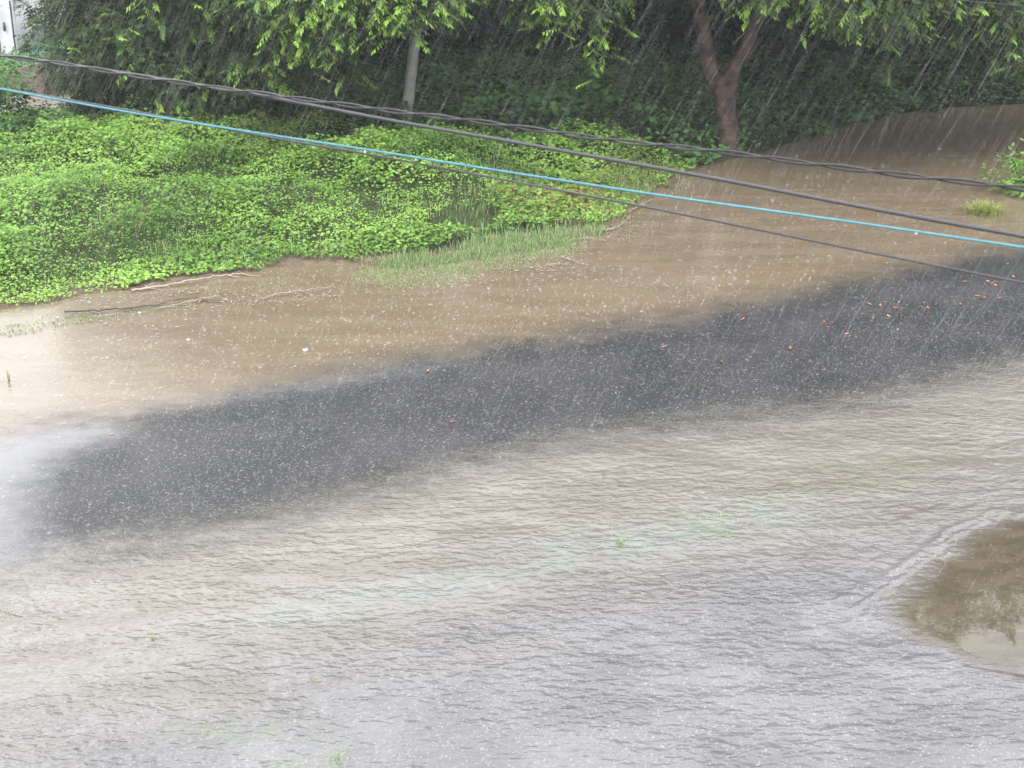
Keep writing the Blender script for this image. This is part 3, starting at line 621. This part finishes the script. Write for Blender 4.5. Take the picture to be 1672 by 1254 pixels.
build('post', [tube([(0, 0, -.1), (.01, 0, .3), (0, 0, .62)], [.035, .034, .032], 10), tube([(0, 0, .62), (0, 0, .64)], [.038, .03], 10)], M['stone'], st, smooth=True)

# white shed, top left
Ys = 41.0; r0 = at(34, 115, Ys); xr = r0[0]; root = empty('white_shed', (xr - 2, Ys, .3)); tag(root, 'white plastic-clad shed at the top left corner', 'shed')
ox = xr - 2; wv = []; n_ = 60
xsw = np.linspace(-2.2, 2, n_); eave = 1.75
def wtop(x): return eave + (2 - x) * .75
Vw = []; 
for row in np.linspace(0, 1, 9):
    for x in xsw:
        fold = .05 * math.sin(x * 9 + row * 2.2) + .03 * math.sin(x * 23 - row * 3)
        Vw.append((x, -.0 + fold * (1 - row * .5), -.3 + row * (wtop(x) + .3)))
q = np.arange(8)[:, None] * n_ + np.arange(n_ - 1)[None]; q = q.ravel()
build('front_sheet', [(np.array(Vw), np.stack([q, q + 1, q + n_ + 1, q + n_], 1))], M['white'], root, smooth=True)
build('side_wall', [bx(1.96, 2.02, .06, 5, -.3, eave)], M['white'], root)
build('back_wall', [bx(-2.2, 1.96, 4.9, 5, -.3, eave)], M['white'], root)
def sheet(p0, p1, y0, y1, th):
    (x0, z0), (x1, z1) = p0, p1; V = [(x0, y0, z0), (x1, y0, z1), (x1, y1, z1), (x0, y1, z0), (x0, y0, z0 + th), (x1, y0, z1 + th), (x1, y1, z1 + th), (x0, y1, z0 + th)]
    return np.array(V), np.array([(0, 3, 2, 1), (4, 5, 6, 7), (0, 1, 5, 4), (1, 2, 6, 5), (2, 3, 7, 6), (3, 0, 4, 7)])
build('roof', [sheet((2.15, eave - .1), (-2.2, wtop(-2.2)), -.12, 5.1, .06)], M['trim'], root)
build('roof_edge', [sheet((2.2, eave - .16), (-2.2, wtop(-2.2) - .03), -.2, -.123, .13)], M['trim'], root)
for x in (1.55, 1.96): build('post', [tube([(x, -.12, -.3), (x, -.12, eave - .2)], [.025, .025], 8)], M['dark'], root)
build('guy_rope', [tube([(1.7, -.16, eave - .3), (1.3, -.2, .6), (1.05, -.25, -.3)], [.018, .018, .018], 6)], M['dark'], root)
build('window', [bx(1.7, 1.76, -.14, -.1, .75, .98)], M['dark'], root)
# pale green netting laid over the slope beside it
for k, (p_, lb) in enumerate((([(55, 100), (110, 70), (125, 55), (100, 58), (60, 82)], 'pale blue-green netting strip on the slope nearest the brown soil'),
                              ([(38, 40), (75, 15), (90, -20), (40, -20)], 'pale green sheet at the top of the slope beside the white shed'))):
    w_ = gps(p_); mn, mx_ = w_.min(0), w_.max(0); xs2 = np.arange(mn[0], mx_[0], .22); ys2 = np.arange(mn[1], mx_[1], .22); X, Y = np.meshgrid(xs2, ys2)
    ins = sdf(np.stack([X.ravel(), Y.ravel()], 1), w_) > -.2; V = np.stack([X.ravel(), Y.ravel(), gz(X, Y).ravel() + .15 + .25 * fbm(X.ravel() * .9, Y.ravel() * .9, 3)], 1)
    i, j = np.meshgrid(np.arange(len(ys2) - 1), np.arange(len(xs2) - 1), indexing='ij'); q = (i * len(xs2) + j).ravel(); F = np.stack([q, q + 1, q + len(xs2) + 1, q + len(xs2)], 1); F = F[ins[F].all(1)]
    tag(build('netting', [(V, F)], M['net'], smooth=True), lb, 'netting')
# brown soil heap
c0 = gp(95, 142, .42); th = np.linspace(0, 2 * math.pi, 40, endpoint=False); Vh = []; rr0 = np.linspace(1, 0, 10)
for f in rr0:
    for a_ in th:
        k_ = 1 + .25 * math.sin(a_ * 3) + .12 * math.sin(a_ * 7 + 1)
        Vh.append((1.25 * f * k_ * math.cos(a_), 1.2 * f * k_ * math.sin(a_), .75 * (1 - f**2) + .05 * math.sin(a_ * 5 + f * 9) - .02))
q = (np.arange(9)[:, None] * 40 + np.arange(40)[None]); q2 = (np.arange(9)[:, None] * 40 + (np.arange(40)[None] + 1) % 40)
o = build('soil_heap', [(np.array(Vh), np.stack([q.ravel(), q2.ravel(), q2.ravel() + 40, q.ravel() + 40], 1))], M['soil'], smooth=True); o.location = (c0[0], c0[1], .35)
tag(o, 'heap of reddish brown soil beside the pale track', 'soil heap')
# banana-like big leaves near the shed
# ------------------------------------------------------------------ cables
def span(pxpts, Yl, Yr, k=14):
    """cable through the photo's points, its depth going evenly from Yl (left edge) to Yr (right edge), carried on beyond both"""
    P = [at(px, py, Yl + (Yr - Yl) * px / W0) for px, py in pxpts]; P = np.array(P)
    dl = P[0] - P[1]; dl /= np.linalg.norm(dl); dr = P[-1] - P[-2]; dr /= np.linalg.norm(dr)
    pre = [P[0] + dl * s + np.array([0, 0, .0012 * s * s]) for s in (14, 8, 4, 1.5)]; post = [P[-1] + dr * s + np.array([0, 0, .0015 * s * s]) for s in (1.5, 4, 8, 14)]
    return smooth_path(np.vstack([pre, P, post]), k)
cA = span([(0, 89), (240, 125), (425, 156), (640, 197), (900, 243), (1170, 292), (1420, 340), (1672, 386)], 7.6, 5.2)
o = build('cable', [tube(cA, .0084, 12)], M['greycable'], smooth=True); tag(o, 'smooth thick grey cable running just under the twisted pair', 'cable')
pB = [(0, 91), (100, 104), (240, 127), (425, 153), (660, 184), (800, 201), (1000, 229), (1170, 247), (1400, 277), (1672, 308)]
cB = span(pB, 7.4, 5.0, 30)
s_ = np.concatenate([[0], np.cumsum(np.linalg.norm(np.diff(cB, axis=0), axis=1))])
root = empty('twisted_cable', (0, 6, 5)); tag(root, 'black twisted pair cable, topmost of the long wires', 'cable')
ss = np.arange(0, s_[-1], .02); cc = np.stack([np.interp(ss, s_, cB[:, k]) for k in range(3)], 1)
T = norm(np.gradient(cc, axis=0)); a_ = norm(np.cross(T, [0, 0, 1.])); b_ = np.cross(a_, T); ph = ss / .46 * 2 * math.pi / 1
for k in (0, math.pi):
    off = .0075
    pts = cc + off * (np.cos(ph + k)[:, None] * a_ + np.sin(ph + k)[:, None] * b_) - [0, 6, 5]
    build('strand', [tube(pts,   .0050 if k else .0042, 7)], M['cable'], root, smooth=True)
root = empty('blue_cable', (0, 6, 5)); tag(root, 'bright blue cable crossing the whole picture', 'cable')
cC = span([(0, 145), (215, 184), (400, 214), (590, 243), (810, 278), (1100, 322), (1400, 364), (1672, 404)], 7.8, 5.4)
build('sheath', [tube(cC - [0, 6, 5], .0054, 12)], M['bluecable'], root, smooth=True)
for px, py in ((583, 245), (596, 249), (1496, 382), (936, 299)):
    p_ = at(px, py - 1.5, 7.8 - 2.4 * px / W0) - [0, 6, 5]; r_ = .006 if px in (596, 1496) else .0035
    build('water_drop', [tube([p_ + [0, 0, r_], p_ + [0, 0, r_ * .6], p_, p_ - [0, 0, r_ * .6], p_ - [0, 0, r_]], np.array([.05, .8, 1, .8, .05]) * r_, 8)], M['drop'], root, smooth=True)
cD = span([(0, 143.5), (215, 181), (450, 226), (590, 250), (810, 291), (1100, 347), (1400, 408), (1672, 462)], 7.9, 5.3)
o = build('cable', [tube(cD, .005, 10)], M['greycable'], smooth=True); tag(o, 'thin dark cable, lowest of the wires, crossing beneath the blue one', 'cable')
e0, e1_ = at(1400, -14, 21.3), at(1672, 10, 21.3); de = e1_ - e0
o = build('wire', [tube([e0 - de * 6, e0 - de * 2, e0, e1_, e1_ + de * 3, e1_ + de * 6], .009, 6)], M['cable'], smooth=True); tag(o, 'thin far wire at the top right corner', 'wire')

# ------------------------------------------------------------------ fallen leaves, branches, stones
def dead_leaf(px, py, s, mt, label, group=None):
    g = gp(px, py); nl, nw = 6, 4; V = []; s *= .8
    curl = rng.uniform(.15, .35); cup = rng.uniform(.1, .3)
    for i in range(nl + 1):
        f = i / nl; wd = math.sin(math.pi * min(1, f * .92 + .06))**.8 * .42 * (1 + .1 * math.sin(f * 20))
        for j in range(nw + 1):
            v = (j / nw - .5) * 2
            V.append(((f - .5) * s, v * wd * s * .5, s * (curl * (f - .5)**2 * 2 + cup * v * v * .4) + .008))
    F = [(i * (nw + 1) + j, i * (nw + 1) + j + 1, (i + 1) * (nw + 1) + j + 1, (i + 1) * (nw + 1) + j) for i in range(nl) for j in range(nw)]
    st_ = tube([(-.5 * s, 0, s * curl * .5 + .008), (-.68 * s, .02 * s, .015), (-.85 * s, .05 * s, .012)], [.0022, .002, .0015], 5)
    o = build('fallen_leaf', [(np.array(V), np.array(F)), st_], mt, smooth=True); o.location = (g[0], g[1], .002); o.rotation_euler = (rng.normal(0, .25), rng.normal(0, .2), rng.uniform(0, 6.28))
    return tag(o, label, 'leaf', group)
dead_leaf(1177, 592, .13, M['deadleaf2'], 'large lone orange leaf lying on the dark asphalt', None).rotation_euler = (.5, .35, 1.3)
dead_leaf(1290, 570, .11, M['deadleaf'], 'reddish leaf lying alone right of the large orange one')
dead_leaf(1086, 567, .10, M['deadleaf2'], 'small orange leaf alone on the asphalt near its muddy edge')
dead_leaf(699, 607, .10, M['deadleaf2'], 'pale orange leaf furthest left along the muddy edge of the asphalt')
dead_leaf(738, 690, .08, M['deadleaf'], 'small dull red leaf low in the middle of the asphalt')
dead_leaf(182, 710, .08, M['deadleaf2'], 'tiny orange leaf in the glare at the left of the road')
for px, py, s in ((1420, 498, .11), (1437, 500, .09), (1462, 504, .12), (1515, 504, .11), (1513, 508, .08), (1597, 484, .11), (1605, 487, .11), (1614, 461, .1), (1620, 464, .12), (1626, 467, .1), (1575, 461, .09), (1587, 452, .08), (1655, 453, .1), (1555, 486, .07),
                  (1444, 494, .07), (1408, 514, .07), (1425, 520, .08), (1450, 516, .07), (1473, 518, .09), (1468, 494, .06), (1348, 527, .12), (1350, 530, .08), (1383, 546, .08), (1213, 522, .09), (1225, 537, .06), (1569, 498, .09), (1600, 534, .07), (1608, 531, .07), (1153, 635, .07), (1310, 540, .06), (1632, 487, .07), (1645, 432, .06)):
    dead_leaf(px, py, s, M['deadleaf'] if rng.random() < .55 else M['deadleaf2'], 'orange-brown leaf among those scattered on the wet asphalt at right', 'fallen leaves scattered at the right of the road')

def branch(label, p, r, mt, seed, z0=.03, twigs=4):
    rb = np.random.default_rng(seed); P = np.array([[*gp(*q), z0 + .03 * rb.random()] for q in p]); c_ = P.mean(0); path = smooth_path(P - c_, 8)
    r *= .7; path += rb.normal(0, .006, path.shape); pr = [tube(path, np.linspace(r, r * .35, len(path)), 7)]; L_ = np.linalg.norm(P[-1] - P[0])
    for k in range(twigs):
        i_ = rb.integers(2, len(path) - 1); d_ = path[min(i_ + 1, len(path) - 1)] - path[i_ - 1]; d_ /= np.linalg.norm(d_); sd = np.array([-d_[1], d_[0], .25]) * rb.choice([-1, 1]); ln_ = L_ * rb.uniform(.1, .2)
        q1 = path[i_] + (d_ * .8 + sd * .6) * ln_ * .5; q3 = q1 + (d_ + sd * .3) * ln_ * .5
        pr.append(tube([path[i_], q1, q3], [r * .5, r * .35, r * .15], 5))
    o = build('fallen_branch', pr, mt, smooth=True); o.location = c_; return tag(o, label, 'branch')
branch('long dark branch half sunk beside the grass at left', [(105, 514), (180, 511), (250, 502), (300, 494), (345, 490)], .022, M['wettwig'], 1)
branch('pale branch lying against the long dark one', [(255, 508), (300, 499), (350, 490), (385, 500)], .014, M['twig'], 2)
branch('long pale branch along the edge of the creepers', [(215, 478), (270, 470), (320, 462), (375, 453), (400, 450)], .03, M['twig'], 3)
branch('pale twiggy branch in the brown water below the creepers', [(430, 494), (450, 485), (500, 480), (545, 470)], .014, M['twig'], 4, twigs=7)
branch('pale stick pointing into the water at the end of the grass', [(985, 381), (1010, 374), (1028, 358)], .02, M['twig'], 5)
branch('short pale stick afloat in front of the grass', [(917, 424), (935, 429), (952, 435)], .017, M['twig'], 6, twigs=1)
branch('thin pale branch near the narrow end of the bank', [(1025, 352), (1050, 336), (1072, 329)], .014, M['twig'], 7)
branch('broken pale twig lying across the grass point', [(935, 395), (965, 394), (990, 396)], .012, M['twig'], 8)
branch('small pale twig floating off the tip of the grass', [(890, 437), (920, 435), (930, 433)], .009, M['twig'], 9)
branch('brown twig in the grass at the left edge', [(150, 524), (185, 517), (215, 516)], .01, M['twig'], 10)
def stone(px, py, s, label):
    g = gp(px, py); V = []; n_ = 10
    for i in range(1, 7):
        for j in range(n_):
            a_ = i / 7 * math.pi; b_ = j / n_ * 6.283; k_ = 1 + .18 * math.sin(b_ * 2 + i) + .08 * math.sin(b_ * 5 + i * 2)
            V.append((s * k_ * math.sin(a_) * math.cos(b_), s * .8 * k_ * math.sin(a_) * math.sin(b_), s * .6 * math.cos(a_)))
    F = [(i * n_ + j, (i + 1) * n_ + j, (i + 1) * n_ + (j + 1) % n_, i * n_ + (j + 1) % n_) for i in range(5) for j in range(n_)]
    V += [(0, 0, s * .62), (0, 0, -s * .62)]; F3 = [(len(V) - 2, j, (j + 1) % n_) for j in range(n_)] + [(len(V) - 1, 5 * n_ + (j + 1) % n_, 5 * n_ + j) for j in range(n_)]
    o = build('stone', [(np.array(V), np.array(F)), (np.zeros((0, 3)), np.array(F3) - len(V))], M['stone'], smooth=True); o.location = (g[0], g[1], .01); tag(o, label, 'stone')
stone(499, 573, .042, 'pale stone standing out of the brown water')
stone(308, 556, .03, 'small white stone in the brown water left of the larger one')
stone(228, 512, .03, 'little pale stone beside the long dark branch')
# floating chaff and flecks
fl = []
for px, py, sx, sy, k in ((880, 436, 40, 8, 110), (930, 425, 25, 8, 50), (470, 485, 50, 8, 90), (350, 495, 40, 10, 60), (1010, 352, 22, 10, 60), (1000, 370, 25, 6, 50), (170, 528, 60, 6, 50), (300, 480, 70, 10, 50), (120, 495, 50, 8, 60), (980, 385, 35, 5, 40), (720, 462, 60, 4, 30), (1400, 190, 20, 8, 25)):
    for _ in range(k): fl.append((*gp(px + rng.normal(0, sx), py + rng.normal(0, sy)), .022))
fl = np.array(fl); nn = len(fl); Ls = rng.uniform(.02, .08, nn)
V, F = leaves(fl, rand_dir(nn) * [1, 1, .1], np.tile([0, 0, 1.], (nn, 1)) + rng.normal(0, .1, (nn, 3)), Ls, Ls * rng.uniform(.2, .6, nn))
tag(build('floating_debris', [(V, F)], M['twig']), kind='stuff')

# ------------------------------------------------------------------ rain and splashes
def splashes(N):
    r_ = np.sqrt(rng.uniform(8.2**2, 37**2, int(N * 1.0))); a_ = R(1) * rng.uniform(-22, 22, len(r_)); P = np.stack([r_ * np.sin(a_), r_ * np.cos(a_)], 1)
    P = np.vstack([P, np.stack([(q_ := rng.uniform(8.2, 22, N)) * np.sin(b2_ := R(1) * rng.uniform(-22, 22, N)), q_ * np.cos(b2_)], 1)])
    P = P[sdf(P, BANK) < -.02]; n = len(P); s = rng.uniform(.0028, .0085, n) * (.95 + .5 * sstep(-.2, .6, above(P, B1)) - .35 * sstep(-.3, .8, -above(P, B2))) * (1 + .8 * (rng.random(n) < .12)); h = s * rng.uniform(.8, 1.8, n)
    th = np.arange(6) / 6 * 2 * math.pi; ph_ = rng.random(n) * 6
    V = np.zeros((n, 12, 3)); 
    for k in range(6):
        c_, s2 = np.cos(th[k] + ph_), np.sin(th[k] + ph_)
        V[:, k] = np.stack([P[:, 0] + c_ * s * .8, P[:, 1] + s2 * s * .8, np.zeros(n)], 1)
        hk = h * rng.uniform(.4, 1.1, n); V[:, 6 + k] = np.stack([P[:, 0] + c_ * s * 1.4, P[:, 1] + s2 * s * 1.4, hk], 1)
    b_ = np.arange(n)[:, None] * 12; Fs = np.concatenate([b_ + [k, (k + 1) % 6, 6 + (k + 1) % 6, 6 + k] for k in range(6)])
    parts = [(V.reshape(-1, 3), Fs)]
    for rep in range(3):      # flung droplets
        c_ = np.column_stack([P + rng.normal(0, 1, (n, 2)) * s[:, None] * 1.6, h * rng.uniform(1, 3.4, n) + .004]); q_ = rng.uniform(.0009, .0026, n)[:, None]
        D = np.array([[1, 0, 0], [-1, 0, 0], [0, 1, 0], [0, -1, 0], [0, 0, 1.6], [0, 0, -1.6]]); Vd = (c_[:, None] + D[None] * q_[:, None]).reshape(-1, 3); k6 = np.arange(n)[:, None] * 6
        parts.append((Vd, np.concatenate([k6 + f for f in ([0, 2, 4], [2, 1, 4], [1, 3, 4], [3, 0, 4], [2, 0, 5], [1, 2, 5], [3, 1, 5], [0, 3, 5])])))
    return parts
tag(build('rain_splashes', splashes(17000), M['spray']), kind='stuff')
N = 13000
y_ = rng.uniform(11, 34, N); x_ = rng.uniform(-.42, .42, N) * y_ * 1.15; z_ = rng.uniform(-.1, 7.5, N)
ln = rng.uniform(.25, .8, N); w_ = rng.uniform(.0006, .0014, N) * (1 + .5 * (rng.random(N) < .08)); dr = np.stack([.50 + rng.normal(0, .05, N), rng.normal(.0, .06, N), np.ones(N)], 1); dr = norm(dr)
p0 = np.stack([x_, y_, z_], 1); p1 = p0 + dr * ln[:, None]; ok = p0[:, 2] > .02; p0, p1, w_, dr = p0[ok], p1[ok], w_[ok], dr[ok]; n = len(p0)
e1v = norm(np.cross(dr, [0, 1., 0])); e2v = np.cross(dr, e1v); V = np.zeros((n, 8, 3)); mid = p0 * .75 + p1 * .25
for k in range(3):
    o_ = (math.cos(k * 2.094) * e1v + math.sin(k * 2.094) * e2v) * w_[:, None]; V[:, k] = mid + o_; V[:, 3 + k] = p1 * .8 + p0 * .2 + o_ * .5
V[:, 6] = p0; V[:, 7] = p1; b_ = np.arange(n)[:, None] * 8
F4 = np.concatenate([b_ + [k, (k + 1) % 3, 3 + (k + 1) % 3, 3 + k] for k in range(3)]); F3 = np.concatenate([b_ + [6, (k + 1) % 3, k] for k in range(3)] + [b_ + [7, 3 + k, 3 + (k + 1) % 3] for k in range(3)])
tag(build('rain', [(V.reshape(-1, 3), F4), (np.zeros((0, 3)), F3 - n * 8)], M['rain']), kind='stuff')

# ------------------------------------------------------------------ rain haze
m = bpy.data.materials.new('haze'); m.use_nodes = True; t = m.node_tree; t.nodes.clear()
pv = t.nodes.new('ShaderNodeVolumePrincipled'); pv.inputs['Color'].default_value = (.93, .96, 1, 1); pv.inputs['Density'].default_value = .00085; pv.inputs['Anisotropy'].default_value = .3
oo = t.nodes.new('ShaderNodeOutputMaterial'); t.links.new(pv.outputs[0], oo.inputs['Volume'])
tag(build('haze', [bx(-720, 720, -620, 920, -1.2, 26)], m), kind='stuff')
